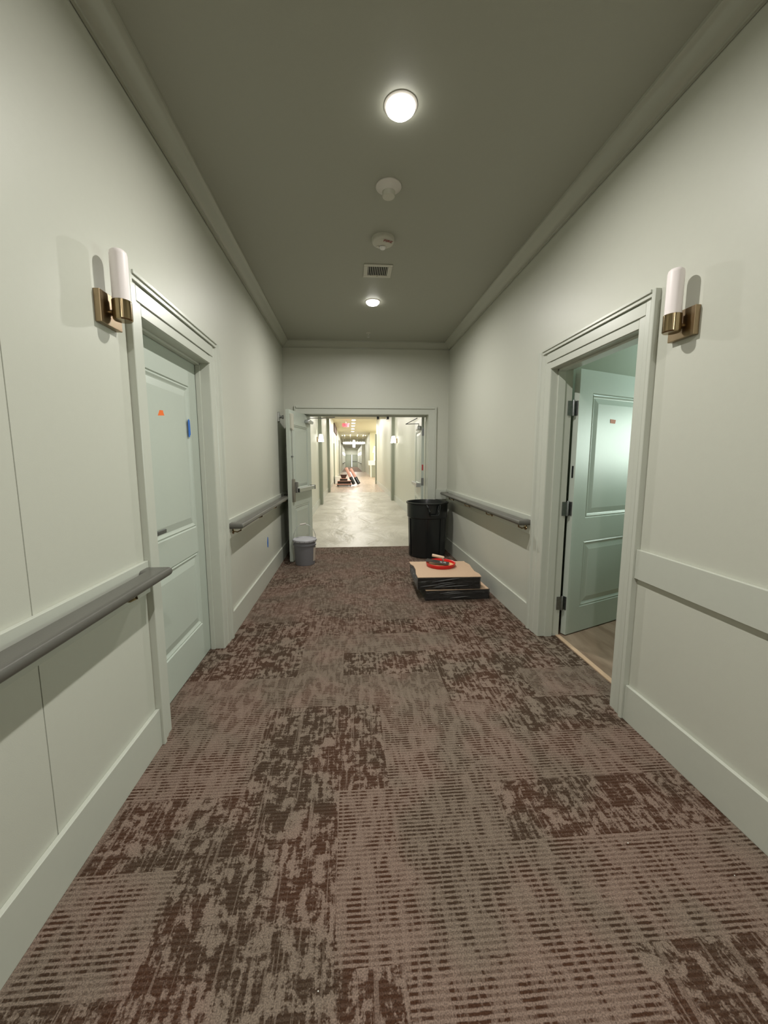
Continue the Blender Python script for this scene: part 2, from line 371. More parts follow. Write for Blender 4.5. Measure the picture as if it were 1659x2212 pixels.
board('baseboard_right', -1, XR, YB, DR[0]-CO, 0, .195); board('baseboard_right.001', -1, XR, DR[1]+.165, YF-.02, 0, .195)
struct(bx('baseboard_far', 'trim', (OX1+.115, XR-PT, YF-PT, YF, 0, .195), bevel=.002))
board('trim_3', 1, XL, YB, DL[0]-CO, .785, .935)['label'] = 'flat board behind the near left handrail'
board('trim_4', 1, XL, DL[1]+.19, YF-.02, .785, .935)['label'] = 'flat board behind the far left handrail'
board('trim_5', -1, XR, YB, DR[0]-CO, .785, .937)['label'] = 'bare flat board on the near right wall'
board('trim_6', -1, XR, DR[1]+.165, YF-.02, .785, .937)['label'] = 'flat board behind the right handrail'
struct(bx('trim_7', 'trim', (OX1+.115, XR-PT, YF-PT, YF, .785, .937), bevel=.002), 'short flat board on the far wall')

# door casings (profile: o = distance out from the opening, p = stand-off from the wall)
def side_casing(name, s, xw, d0, d1, top, lab, co2=CO):
    bm = B()
    for y_e, sg, co in ((d0, -1, CO), (d1, 1, co2)):
        k = co/.115
        prof = [(0, -.01), (0, .011), (.004*k, .013), (.045*k, .014), (.049*k, .019), (.080*k, .020), (.085*k, .016), (.090*k, .017), (.094*k, .031), (.113*k, .031), (.115*k, .028), (.115*k, -.01)]
        prism(bm, prof, lambda t, p: (xw+s*p[1], y_e+sg*p[0], (0, top)[t]))
    k = (top-DH)/.16
    y0, y1 = d0-.002, d1+.002
    for z0, z1, p in ((DH, DH+.048*k, .013), (DH+.053*k, DH+.118*k, .019), (DH+.053*k-.006, DH+.056*k, .006), (DH+.115*k, DH+.126*k, .010), (DH+.124*k, DH+.146*k, .030), (DH+.144*k, top, .038)):
        e = .093 if z0 > DH+.1 else (.046 if z0 > DH+.04 else 0)
        box(bm, min(xw, xw+s*p), max(xw, xw+s*p), y0-e, y1+e, z0, z1)
    # jamb lining and stop
    dep = TH+.002
    for yy0, yy1 in ((d0-.001, d0+.003), (d1-.003, d1+.001)): box(bm, min(xw+s*.008, xw-s*dep), max(xw+s*.008, xw-s*dep), yy0, yy1, 0, DH)
    box(bm, min(xw+s*.008, xw-s*dep), max(xw+s*.008, xw-s*dep), d0, d1, DH-.003, DH+.001)
    return struct(obj(name, bm, 'trim', bevel=.0015, seg=1), lab)
side_casing('trim_8', 1, XL, DL[0], DL[1], 2.212, 'moulded casing around the left door', .185)
side_casing('trim_9', -1, XR, DR[0], DR[1], 2.200, 'moulded casing around the open right doorway', .165)
bm = B()   # stops
xs0 = XL-.055
box(bm, xs0-.03, xs0, DL[0], DL[0]+.012, 0, DH-.003); box(bm, xs0-.03, xs0, DL[1]-.012, DL[1], 0, DH-.003); box(bm, xs0-.03, xs0, DL[0], DL[1], DH-.016, DH-.003)
xs1 = XR+.045
box(bm, xs1, xs1+.055, DR[0], DR[0]+.014, 0, DH-.003); box(bm, xs1, xs1+.055, DR[1]-.014, DR[1], 0, DH-.003); box(bm, xs1, xs1+.055, DR[0], DR[1], DH-.018, DH-.003)
struct(obj('trim_10', bm, 'trim', bevel=.001, seg=1), 'door stops inside the side door frames')
# double door casing + lining
bm = B()
zt = 2.165
for xe, sg, co in ((OX0, -1, .095), (OX1, 1, .115)):
    k = co/.115
    prof = [(0, -.01), (0, .012), (.08*k, .016), (.09*k, .017), (.094*k, .034), (.115*k, .034), (.115*k, -.01)]
    prism(bm, prof, lambda t, p: (xe+sg*p[0], YF-p[1], (0, zt+.01)[t]))
prof = [(0, -.01), (0, .012), (.075, .016), (.08, .034), (.105, .034), (.105, -.01)]
prism(bm, prof, lambda t, p: ((OX0-.07, OX1+.09)[t], YF-p[1], OZ+p[0]))
box(bm, OX0-.001, OX0+.004, YF-.01, YC, 0, OZ); box(bm, OX1-.004, OX1+.001, YF-.01, YC, 0, OZ); box(bm, OX0, OX1, YF-.01, YC, OZ-.004, OZ+.001)
box(bm, OX0, OX1, YC-.10, YC-.05, OZ-.022, OZ-.002)
struct(obj('trim_11', bm, 'trim', bevel=.0015, seg=1), 'casing and lining of the double doorway')

# ------------------------------------------------------------------ panel doors
def leaf_mesh(w, h, t, panels):
    """u along x (0..w), thickness along y (0..t), z up.  Both faces get moulded panels."""
    bm = B()
    us = [0, panels[0][0], panels[0][1], w]; zs = [0]
    for p in panels: zs += [p[2], p[3]]
    zs.append(h)
    rings = [(0, 0), (.006, .007), (.016, .002), (.028, .009), (.034, .011), (.075, .003)]
    for side in (0, 1):
        yf = lambda d: d if side == 0 else t-d
        def q(u0, u1, z0, z1, d=0):
            return [bm.verts.new((a, yf(d), b_)) for a, b_ in ((u0, z0), (u1, z0), (u1, z1), (u0, z1))]
        for j in range(len(zs)-1):
            for i in range(3):
                if i == 1 and j % 2 == 1:
                    prev = q(us[1], us[2], zs[j], zs[j+1])
                    for off, d in rings[1:]:
                        cur = q(us[1]+off, us[2]-off, zs[j]+off, zs[j+1]-off, d)
                        for k in range(4): bm.faces.new((prev[k], prev[(k+1) % 4], cur[(k+1) % 4], cur[k]))
                        prev = cur
                    bm.faces.new(prev)
                else: bm.faces.new(q(us[i], us[i+1], zs[j], zs[j+1]))
    for a in ((0, 0), (w, w)):
        bm.faces.new([bm.verts.new((a[0], y_, z_)) for y_, z_ in ((0, 0), (t, 0), (t, h), (0, h))])
    for z_ in (0, h): bm.faces.new([bm.verts.new((u, y_, z_)) for u, y_ in ((0, 0), (w, 0), (w, t), (0, t))])
    bmesh.ops.remove_doubles(bm, verts=bm.verts, dist=1e-5)
    return bm
def empty(name, loc, rz, label):
    o = bpy.data.objects.new(name, None); C.objects.link(o); o.location = loc; o.rotation_euler = (0, 0, rz); o['kind'] = 'structure'; o['label'] = label; return o

# door_1: closed left door.  local x -> world +y, local +y (thickness) -> world -x ; visible face is y = 0
dw = DL[1]-DL[0]-.010
d1 = empty('door_1', (XL-.088, DL[0]+.005, 0), R(90), 'closed sage two panel door with orange and blue tape')
obj('door_leaf', leaf_mesh(dw, DH-.012-.008, .044, [(.105, dw-.125, .245, .765), (.105, dw-.125, .935, 1.862)]), 'door', d1).location = (0, 0, .010)
bm = B(); lathe(bm, [(0, 0), (.026, 0), (.026, .008), (.010, .010), (.010, .045), (0, .045)], 20)
bmesh.ops.rotate(bm, verts=bm.verts, matrix=Matrix.Rotation(R(90), 3, 'X'))
box(bm, -.012, .120, -.058, -.042, -.011, .011)
h = obj('door_lever', bm, 'dsteel', d1, bevel=.003); h.location = (.062, 0, 1.020); h['label'] = 'dark grey lever handle'
# tapes on door_1 and on the wall
def tape(name, m, label, pts, x, th=.0012, group=None, s=1):
    bm = B(); prism(bm, pts, lambda t, p: (x+s*(0, th)[t], p[0], p[1])); return tag(obj(name, bm, m), label, 'tape', group)
XD = XL-.088
tape('masking_tape', 'orange', 'small orange tape scrap high on the closed left door', [(2.232, 1.640), (2.308, 1.648), (2.298, 1.662), (2.295, 1.675), (2.255, 1.672)], XD-.004)
tape('masking_tape', 'blue', 'vertical blue tape strip at the edge of the left door', [(2.620, 1.652), (2.632, 1.662), (2.648, 1.652), (2.650, 1.560), (2.636, 1.556), (2.636, 1.545), (2.618, 1.545)], XD)
tape('masking_tape', 'blue', 'blue tape scrap low on the left wall beneath the far handrail', [(4.40, .40), (4.44, .385), (4.455, .44), (4.45, .50), (4.42, .515), (4.395, .46)], XL)

# door_2: right door standing open into the side room
u = Vector((.592, .2476, 0)).normalized(); ang = math.atan2(u.y, u.x)
d2 = empty('door_2', (1.683, 2.790, 0), ang, 'sage two panel door standing open into the side room')
obj('door_leaf', leaf_mesh(.862, DH-.015, .044, [(.150, .740, .205, .745), (.150, .740, .925, 1.872)]), 'door', d2).location = (0, 0, .014)
for z in (.27, 1.02, 1.77):
    bm = B(); lathe(bm, [(0, -.056), (.008, -.056), (.008, .056), (.006, .060), (0, .060)], 12)
    hg = obj('hinge', bm, 'dsteel', d2, smooth=True); hg.location = (-.024, .026, z)
    bm = B(); box(bm, -.003, -.0005, .004, .042, -.053, .053); lf = obj('hinge_plate', bm, 'dsteel', hg); lf.location = (.022, -.024, 0)
    bm = B(); box(bm, -.045, 0, -.001, .001, -.053, .053); lf = obj('hinge_plate', bm, 'dsteel', hg); lf.rotation_euler = (0, 0, R(-22.7))
bx('latch_plate', 'black', (-.002, 0, .014, .028, 1.255, 1.345), d2)
p0 = Vector((1.683, 2.790, 0)); nrm = Vector((u.y, -u.x, 0))
bm = B(); prism(bm, [(.382, 1.675), (.442, 1.672), (.449, 1.700), (.444, 1.702), (.380, 1.705)], lambda t, p: p0+u*p[0]+nrm*((-.002, -.001)[t])+Vector((0, 0, p[1])))
tag(obj('masking_tape', bm, 'orange2'), 'rust orange tape scrap on the open right door', 'tape')

# door_3: left leaf of the double doors, opened towards the viewer
hinge = Vector((-.605, 6.045, 0)); free = Vector((-.792, 5.180, 0)); u3 = (hinge-free).normalized()
d3 = empty('door_3', free, math.atan2(u3.y, u3.x), 'double door leaf open towards the viewer with a push bar')
L3 = (hinge-free).length
obj('door_leaf', leaf_mesh(L3, 2.035, .046, [(.14, L3-.14, .18, .74), (.14, L3-.14, .97, 1.85)]), 'door', d3).location = (0, 0, .012)
# hardware on face y=0 (local -y is towards the hall middle)
bm = B(); prism(bm, [(-.028, -.16), (.028, -.16), (.034, -.08), (.034, .06), (.022, .15), (-.022, .15), (-.034, .06), (-.034, -.08)], lambda t, p: (p[0], (0, -.030)[t], p[1]))
lc = obj('latch_case', bm, 'bronze', d3, bevel=.004); lc.location = (.065, 0, .985); lc['label'] = 'bronze coloured latch case'
bm = B(); box(bm, 0, .03, -.055, -.012, -.050, .028); box(bm, -.005, .02, -.065, -.02, .03, .10)
pe = obj('push_bar_end', bm, 'steel', lc, bevel=.004); pe.location = (.045, 0, .01)
pb = bx('push_bar', 'steel', (.13, L3-.06, -.075, -.030, .950, 1.005), d3, .006)
bx('bar_cap', 'black', (L3-.075, L3-.055, -.078, -.003, .947, 1.008), pb); bx('bar_cap', 'black', (.118, .135, -.074, -.003, .950, 1.003), pb)
bm = B(); tube(bm, [(.052, -.014, 1.12), (.052, -.014, 1.80)], .006); obj('vertical_rod', bm, 'steel', d3)
bx('rod_clip', 'dsteel', (.034, .070, -.022, 0, 1.425, 1.445), d3, .003)
bm = B(); prism(bm, [(-.034, -.08), (-.02, -.105), (.02, -.105), (.034, -.08), (.034, .11), (-.034, .11)], lambda t, p: (p[0], (0, -.032)[t], p[1]))
obj('top_latch', bm, 'white2', d3, bevel=.005).location = (.058, 0, 1.885)
cl = bx('closer_body', 'steel', (.62, .86, -.062, 0, 1.925, 1.975), d3, .012)
bm = B(); tube(bm, [(.72, -.035, 1.975), (.72, -.035, 2.005), (.80, -.20, 2.008), (.84, -.40, 2.02)], .008); obj('closer_arm', bm, 'steel', cl)

# door_4: right leaf, opened away into the far corridor
h4 = Vector((1.166, 6.07, 0)); e4 = Vector((1.212, 6.965, 0)); u4 = (e4-h4).normalized(); L4 = (e4-h4).length
d4 = empty('door_4', h4, math.atan2(u4.y, u4.x), 'double door leaf open away from the viewer')
obj('door_leaf', leaf_mesh(L4, 2.035, .046, [(.14, L4-.14, .18, .74), (.14, L4-.14, .97, 1.85)]), 'door', d4).location = (0, 0, .012)
for z in (.30, 1.04, 1.82):
    bx('hinge', 'dsteel', (-.004, 0, .002, .044, z-.06, z+.06), d4)
bx('fire_label', mat('red_fire_label', (.45, .06, .06, 1), .5), (-.002, 0, .012, .036, 1.22, 1.31), d4)
c4 = bx('closer_body', 'steel', (.05, .30, .046, .105, 1.86, 1.92), d4, .012)
bm = B(); tube(bm, [(.10, .08, 1.92), (.10, .08, 1.955), (.16, .28, 1.955), (-.02, .12, 2.03)], .007); obj('closer_arm', bm, 'black', c4)
pb4 = bx('push_bar', 'steel', (.06, L4-.12, .075, .115, .955, 1.01), d4, .006); bx('bar_cap', 'steel', (.04, .065, .046, .118, .95, 1.015), pb4)
# soffit hardware of the double doorway
for x_, lb in ((.41, 'left hand dark latch strike under the doorway head'), (.56, 'right hand dark latch strike under the doorway head')):
    tag(bx('door_strike', 'black', (x_, x_+.035, YC-.11, YC-.05, OZ-.058, OZ-.022), bevel=.003), lb, 'latch strike', 'latch strikes')

# magnetic door holder on the left wall
dh = thing('door_holder', 'steel magnetic door holder high on the left wall beside the open door', 'door holder', (XL, 5.32, 1.96))
bm = B(); prism(bm, [(-.03, -.06), (.03, -.06), (.03, .055), (.018, .065), (-.018, .065), (-.03, .055)], lambda t, p: ((0, .025)[t], p[0], p[1])); obj('plate', bm, 'steel', dh, bevel=.004)
bm = B(); lathe(bm, [(0, 0), (.016, 0), (.016, .03), (.024, .034), (.024, .05), (0, .052)], 18); bmesh.ops.rotate(bm, verts=bm.verts, matrix=Matrix.Rotation(R(90), 3, 'Y'))
obj('magnet', bm, 'dsteel', dh, smooth=True).location = (.025, 0, 0)

# ------------------------------------------------------------------ handrails
def rr(w_, h_, r, n=5):
    pts = []
    for cx, cy, a0 in ((w_/2-r, h_/2-r, 0), (-w_/2+r, h_/2-r, 90), (-w_/2+r, -h_/2+r, 180), (w_/2-r, -h_/2+r, 270)):
        for k in range(n+1): a = R(a0+90*k/n); pts.append((cx+r*math.cos(a), cy+r*math.sin(a)))
    return pts
def handrail(s, xw, y0, y1, ends, label, brackets, zc=.884):
    t = thing('handrail', label, 'handrail', (xw, (y0+y1)/2, zc), 0, 'wall handrails'); yc = (y0+y1)/2
    xo = s*(PT+.060)
    pts = []
    if ends[0]: pts += [(s*(PT+.001), y0-yc+.038, 0)]
    pts += [(xo, y0-yc+(.038 if ends[0] else 0), 0), (xo, y1-yc-(.038 if ends[1] else 0), 0)]
    if ends[1]: pts += [(s*(PT+.001), y1-yc-.038, 0)]
    bm = B(); prof = rr(.090, .044, .020)
    tube(bm, pts, 0, prof=prof); obj('rail', bm, 'rail', t, smooth=True)
    for yb in brackets:
        bm = B(); tube(bm, [(s*(PT+.0), 0, -.055), (s*(PT+.035), 0, -.060), (s*(PT+.062), 0, -.048), (s*(PT+.066), 0, -.018)], .006, 8)
        lathe_b = B(); lathe(lathe_b, [(0, 0), (.022, 0), (.020, .006), (.010, .009), (0, .009)], 16)
        bmesh.ops.rotate(lathe_b, verts=lathe_b.verts, matrix=Matrix.Rotation(R(90*s), 3, 'Y')); bmesh.ops.translate(lathe_b, verts=lathe_b.verts, vec=(s*PT, 0, -.055))
        tm = bpy.data.meshes.new('tmp'); lathe_b.to_mesh(tm); lathe_b.free(); bm.from_mesh(tm); bpy.data.meshes.remove(tm)
        obj('bracket', bm, 'brass', t, smooth=True).location = (0, yb-yc, 0)
    return t
handrail(1, XL, -3.6, 1.805, (0, 1), 'grey handrail on the near left wall ending before the closed door', (1.58, .92, .1, -1))
handrail(1, XL, 3.01, 5.55, (1, 1), 'grey handrail on the far left wall running behind the open door', (3.10, 3.85, 4.6, 5.35))
handrail(-1, XR, 2.99, 5.72, (1, 1), 'dark grey handrail on the right wall above the black bin', (3.08, 3.85, 4.6, 5.35))

# ------------------------------------------------------------------ wall sconces
def sconce(s, xw, yc, label):
    t = thing('wall_sconce', label, 'wall lamp', (xw, yc, 1.982), 0, 'brass and glass wall sconces')
    bm = B(); box(bm, min(0, s*.024), max(0, s*.024), -.068, .068, -.060, .060); obj('backplate', bm, 'brassd', t, bevel=.002)
    bm = B(); tube(bm, [(s*.024, 0, -.006), (s*.050, 0, -.006)], .011, 14); obj('arm', bm, 'brass', t, smooth=True)
    bm = B(); lathe(bm, [(0, -.036), (.031, -.036), (.035, -.031), (.035, .038), (.032, .040), (0, .040)], 36, s*.066); obj('cup', bm, 'brass', t, smooth=True)
    bm = B(); lathe(bm, [(.0315, .036), (.0315, .208), (.029, .219), (.022, .226), (0, .229)], 36, s*.066); obj('glass_tube', bm, 'glass', t, smooth=True)
    return t
sconce(1, XL, 1.672, 'unlit white tube sconce on brass square plate by the closed left door')
sconce(-1, XR, 1.678, 'unlit white tube sconce on brass square plate by the open right doorway')

# ------------------------------------------------------------------ ceiling fittings
def downlight(x, y, z, label, group, big=False):
    t = thing('downlight', label, 'ceiling light', (x, y, z), 0, group); k = 1.0 if not big else 1.6
    bm = B(); lathe(bm, [(.070*k, 0), (.080*k, 0), (.080*k, -.003), (.075*k, -.006), (.070*k, -.008)], 32, close=True); obj('trim_ring', bm, 'white', t, smooth=True)
    bm = B(); lathe(bm, [(.070*k, -.004), (.068*k, -.018), (.055*k, -.030), (.030*k, -.036), (0, -.038)], 32); obj('lens', bm, 'lens', t, smooth=True)
    return t
rl = downlight(3.1, 2.75, 2.75, 'added unseen ceiling lamp inside the side room', 'added side room lamp')  # unseen fitting for the added room lamp
d0 = downlight(LX, NEAR_Y[0], CEIL, 'large lit round downlight nearest the viewer', 'hall downlights')
dup(d0, (LX, NEAR_Y[1], CEIL), 0, 'lit round downlight just past the square air vent')
dup(d0, (LX, NEAR_Y[2], CEIL), 0, 'lit round downlight overhead behind the viewer')
dup(d0, (LX, NEAR_Y[3], CEIL), 0, 'lit round downlight furthest behind the viewer')
for y in FAR_Y:
    o = dup(d0, (LX, y, CEIL), 0, 'downlight in the corridor beyond the double doors, hidden by the doorway head'); o['group'] = 'corridor downlights'
b0 = downlight(LX-.05, LOBBY_Y[0], 3.55, 'bright downlight nearest in the distant row', 'lobby downlights', True)
ords = ['second', 'third', 'fourth', 'fifth', 'sixth', 'furthest']
for y, n_ in zip(LOBBY_Y[1:], ords): dup(b0, (LX-.05, y, 3.55), 0, n_+' bright downlight in the distant lobby row')

t = thing('smoke_detector', 'white conical smoke detector behind the first downlight', 'smoke detector', (LX-.003, 2.590, CEIL))
bm = B(); lathe(bm, [(0, 0), (.078, 0), (.079, -.006), (.066, -.014), (.050, -.024), (.042, -.034), (0, -.034)], 40); obj('base', bm, 'white', t, smooth=True)
bm = B(); lathe(bm, [(.041, -.030), (.040, -.052), (.037, -.060), (0, -.062)], 36); obj('sensor_head', bm, 'white2', t, smooth=True)
t = thing('fire_alarm_strobe', 'round white fire strobe with red FIRE lettering', 'fire alarm', (LX+.010, 3.155, CEIL))
bm = B(); lathe(bm, [(0, 0), (.086, 0), (.086, -.022), (.080, -.034), (.070, -.040), (0, -.042)], 40); obj('housing', bm, 'white2', t, smooth=True)
bm = B(); lathe(bm, [(0, -.042), (.024, -.044), (.020, -.056), (.010, -.062), (0, -.063)], 20); s_ = obj('strobe_lens', bm, mat('clear_strobe_lens', (.8, .8, .78, 1), .08, noise=.2, scale=80, spec=1), t, smooth=True); s_.location = (0, .038, 0)
bm = B(); lathe(bm, [(0, -.040), (.014, -.041), (.012, -.046), (0, -.047)], 16); obj('speaker_dimple', bm, 'white2', t, smooth=True).location = (-.038, .034, 0)
text_mesh('FIRE', .040, .0008, 'redt', 'lettering', t, (.034, -.044, -.0432), (R(180), 0, R(18)))
t = thing('ceiling_vent', 'white rectangular ceiling vent with dark slots', 'air vent', (LX+.004, 3.660, CEIL))
bm = B(); x0, x1, y0, y1 = -.125, .125, -.118, .118; ix0, ix1, iy0, iy1 = -.088, .088, -.082, .082
box(bm, x0, x1, y0, iy0, -.008, 0); box(bm, x0, x1, iy1, y1, -.008, 0); box(bm, x0, ix0, iy0, iy1, -.008, 0); box(bm, ix1, x1, iy0, iy1, -.008, 0); obj('frame', bm, 'white2', t, bevel=.002)
bx('duct_shade_sheet', 'dark', (ix0, ix1, iy0, iy1, -.001, -.0002), t)  # black sheet; the duct's inner shade is put into its colour
for k in range(11):
    bm = B(); xx = ix0+(k+.5)*(ix1-ix0)/11; box(bm, xx-.0022, xx+.0022, iy0, iy1, -.007, -.001); obj('slat', bm, 'white2', t)
bx('damper_lever', 'white2', (-.004, .004, .084, .092, -.014, -.007), t)
t = thing('sprinkler_head', 'small sprinkler head on the ceiling near the double doors', 'sprinkler', (LX, 5.36, CEIL))
bm = B(); lathe(bm, [(0, 0), (.032, 0), (.028, -.008), (.012, -.012), (.010, -.03), (0, -.03)], 24); obj('escutcheon', bm, 'white2', t, smooth=True)
bm = B(); tube(bm, [(-.008, 0, -.03), (-.012, 0, -.045), (0, 0, -.058)], .002, 6); tube(bm, [(.008, 0, -.03), (.012, 0, -.045), (0, 0, -.058)], .002, 6); lathe(bm, [(0, -.058), (.016, -.058), (.016, -.060), (0, -.060)], 16); obj('deflector', bm, 'steel', t)

# ------------------------------------------------------------------ bucket
t = thing('paint_bucket', 'grey plastic bucket with a lid and wire handle in front of the open door leaf', 'bucket', (-.622, 5.115, 0))
bm = B(); lathe(bm, [(0, .0), (.124, 0), (.128, .004), (.143, .262), (.152, .264), (.153, .280), (.145, .283), (.146, .318), (.150, .330), (0, .330)], 48); obj('pail', bm, 'bucket', t, smooth=True)
bm = B(); lathe(bm, [(.151, .318), (.158, .318), (.160, .340), (.154, .346), (.146, .346), (.142, .338), (0, .337)], 48); ld = obj('lid', bm, 'lid', t, smooth=True)
for k in range(16):
    a = 2*math.pi*k/16+.1; bm = B(); box(bm, -.0015, .0015, -.002, .002, .318, .332); q = obj('lid_slot_shade', bm, 'dark', ld); q.location = (.1585*math.cos(a), .1585*math.sin(a), 0); q.rotation_euler = (0, 0, a+R(90))  # black blocks painted as the shade in the lid slots
bm = B(); pts = []
for k in range(17):
    a = math.pi*k/16; pts.append((-.150*math.cos(a), .035*math.sin(a), .300+.235*math.sin(a)**.8))
tube(bm, pts, .0032, 6); hd = obj('handle', bm, 'steel', t, smooth=True)
bm = B(); tube(bm, [(-.055, .034, .530), (.025, .036, .541)], .012, 10); obj('grip', bm, 'white', hd, smooth=True).rotation_euler = (0, 0, 0)
hd.rotation_euler = (0, 0, R(12))
bm = B()
prof = [(.1300+.0145*(z-.03)/.25+.0025, z) for z in (.05, .10, .15, .20, .235)]
for (ra, za), (rb, zb) in zip(prof, prof[1:]):
    for k in range(6):
        a0, a1 = R(-32+9*k), R(-23+9*k)
        bm.faces.new([bm.verts.new((r_*math.cos(a), r_*math.sin(a), z_)) for r_, a, z_ in ((ra, a0, za), (ra, a1, za), (rb, a1, zb), (rb, a0, zb))])
bmesh.ops.remove_doubles(bm, verts=bm.verts, dist=1e-5); obj('paper_label', bm, 'paper', t, smooth=True)

# ------------------------------------------------------------------ black waste bin
t = thing('trash_can', 'tall round black plastic trash can in the right corner by the double doors', 'trash can', (1.108, 5.485, 0))
n = 64; bm = B()
def canr(z, a):
    r = .262+.022*z/.80
    # vertical cheeks that stand out above the lower body
    return r
prof = [(0, .004), (.255, .004), (.262, .012), (.274, .56), (.288, .575), (.291, .74), (.291, .765), (.303, .768), (.306, .778), (.304, .788), (.292, .790), (.288, .780), (.278, .56), (.262, .03), (0, .03)]
lathe(bm, prof, n); obj('body', bm, 'black', t, smooth=True)
for a in (R(-103), R(-58), R(20), R(110), R(200)):
    bm = B(); box(bm, -.007, .007, 0, .010, .02, .56); q = obj('rib', bm, 'black', t, bevel=.003); r_ = .262; q.location = (r_*math.cos(a), r_*math.sin(a), 0); q.rotation_euler = (0, R(1.7), a-R(90)); q.rotation_euler = (R(-1.8), 0, a-R(90))
for a in (R(-84), R(96)):
    bm = B()
    tube(bm, [(-.095, 0, .765), (-.085, .035, .735), (-.075, .048, .655), (-.060, .052, .625), (.060, .052, .625), (.075, .048, .655), (.085, .035, .735), (.095, 0, .765)], 0, prof=rr(.020, .026, .008, 3))
    tube(bm, [(-.072, .004, .755), (-.062, .03, .70), (-.068, .045, .66)], .007); tube(bm, [(.072, .004, .755), (.062, .03, .70), (.068, .045, .66)], .007)
    q = obj('side_handle', bm, 'black', t, smooth=True); q.location = (.284*math.cos(a), .284*math.sin(a), 0); q.rotation_euler = (0, 0, a-R(90))
# ------------------------------------------------------------------ carpet tile stacks
def stack(name, label, cx, cy, z0, h_, w_, d_, rz, top):
    t = thing(name, label, 'box', (cx, cy, z0), rz, 'shrink wrapped tile stacks')
    bx('tile_layers', 'layers', (-w_/2, w_/2, -d_/2, d_/2, .001, h_-.006), t, .004)
    bm = B()
    if top:
        pts = [(-w_/2-.004, -d_/2-.004), (w_/2+.012, -d_/2-.004), (w_/2+.020, -d_/2+.09), (w_/2-.002, -d_/2+.18), (w_/2+.004, -d_/2+.30), (w_/2+.018, d_/2-.14), (w_/2-.004, d_/2-.05), (w_/2-.006, d_/2), (-w_/2-.014, d_/2+.004), (-w_/2-.012, d_/2-.09), (-w_/2+.012, d_/2-.17), (-w_/2+.014, d_/2-.30), (-w_/2-.006, -d_/2+.12)]
    else: pts = [(-w_/2, -d_/2), (w_/2, -d_/2), (w_/2, d_/2), (-w_/2, d_/2)]
    prism(bm, pts, lambda q, p: (p[0], p[1], h_-.006+.006*q)); obj('cardboard_sheet', bm, 'card', t)
    bm = B(); n_ = 26
    per = [(-w_/2-.006, -d_/2-.006), (w_/2+.006, -d_/2-.006), (w_/2+.006, d_/2+.006), (-w_/2-.006, d_/2+.006)]
    ring = []
    for k in range(4):
        a, c = Vector(per[k]), Vector(per[(k+1) % 4])
        for i in range(n_): ring.append(a.lerp(c, i/n_))
    cols = []
    for i, p in enumerate(ring):
        cols.append([bm.verts.new((p.x+random.uniform(-.004, .004), p.y+random.uniform(-.004, .004), .003+(h_-.008)*j/5)) for j in range(6)])
    for i in range(len(cols)):
        a, c = cols[i], cols[(i+1) % len(cols)]
        for j in range(5): bm.faces.new((a[j], c[j], c[j+1], a[j+1]))
    obj('shrink_wrap', bm, 'wrap', t, smooth=True)
    for k in range(6 if top else 3):       # taut diagonal folds in the front film, added and tilted to catch glints
        xa = -w_/2+.02+random.uniform(0, .35)*w_; ln = random.uniform(.12, .34); za = h_*random.uniform(.18, .72); zb = min(h_-.015, za+ln*random.uniform(.04, .16))
        bm = B(); q = []
        for (x_, z_, s_) in ((xa, za, .2), (xa+ln*.35, za+(zb-za)*.35, 1), (xa+ln*.7, za+(zb-za)*.75, .8), (xa+ln, zb, .15)):
            q.append([bm.verts.new((x_, -d_/2-.009, z_+.006*s_)), bm.verts.new((x_, -d_/2-.0095-.0065*s_, z_)), bm.verts.new((x_, -d_/2-.009, z_-.003*s_))])
        for a, c in zip(q, q[1:]):
            for i in range(3): bm.faces.new((a[i], c[i], c[(i+1) % 3], a[(i+1) % 3]))
        obj('film_fold', bm, 'fold', t, smooth=False)
    return t
stack('carpet_tile_stack', 'lower shrink wrapped stack of dark carpet tiles resting on the carpet', 1.048, 3.930, 0, .108, .640, .580, R(1), False)
stack('carpet_tile_stack', 'upper wrapped tile stack topped with a tan cardboard sheet', .975, 3.935, .108, .130, .620, .580, R(-1.5), True)
t = thing('bucket_lid_tray', 'round red bucket lid holding yellow adhesive on the cardboard', 'lid', (.975, 4.045, .238))
bm = B(); lathe(bm, [(0, .001), (.148, .001), (.152, .005), (.160, .038), (.156, .042), (.149, .038), (.143, .010), (0, .010)], 48); obj('rim', bm, 'red', t, smooth=True)
bm = B(); lathe(bm, [(0, .020), (.08, .019), (.13, .017), (.143, .012), (.143, .0101), (0, .0101)], 40)
for v in bm.verts: v.co.z += random.uniform(0, .004) if v.co.z > .0105 else 0
obj('adhesive', bm, 'glue', t, smooth=True)
t = thing('notched_trowel', 'steel trowel with a pale wooden handle lying on the red lid', 'trowel', (.968, 4.020, .262), R(-22))
t.rotation_euler = (R(3), R(5), R(-24)); t.location = (.935, 4.035, .280)
bm = B(); box(bm, -.125, .125, -.05, .05, .006, .0085)
for k in range(24): box(bm, -.122+k*.0102, -.117+k*.0102, -.054, -.05, .006, .0085)
obj('blade', bm, mat('stained_blade', (.10, .09, .08, 1), .35, .6, noise=.7, scale=60), t)
bm = B(); tube(bm, [(.060, 0, .0085), (.062, 0, .035), (.050, 0, .060)], .008); tube(bm, [(.03, 0, .010), (.095, 0, .010)], .007); obj('shank', bm, 'steel', t, smooth=True)
bm = B(); tube(bm, [(.060, 0, .060), (.055, 0, .066), (-.055, 0, .070), (-.062, 0, .070)], .0165, 16); obj('wooden_grip', bm, 'wood', t, smooth=True)

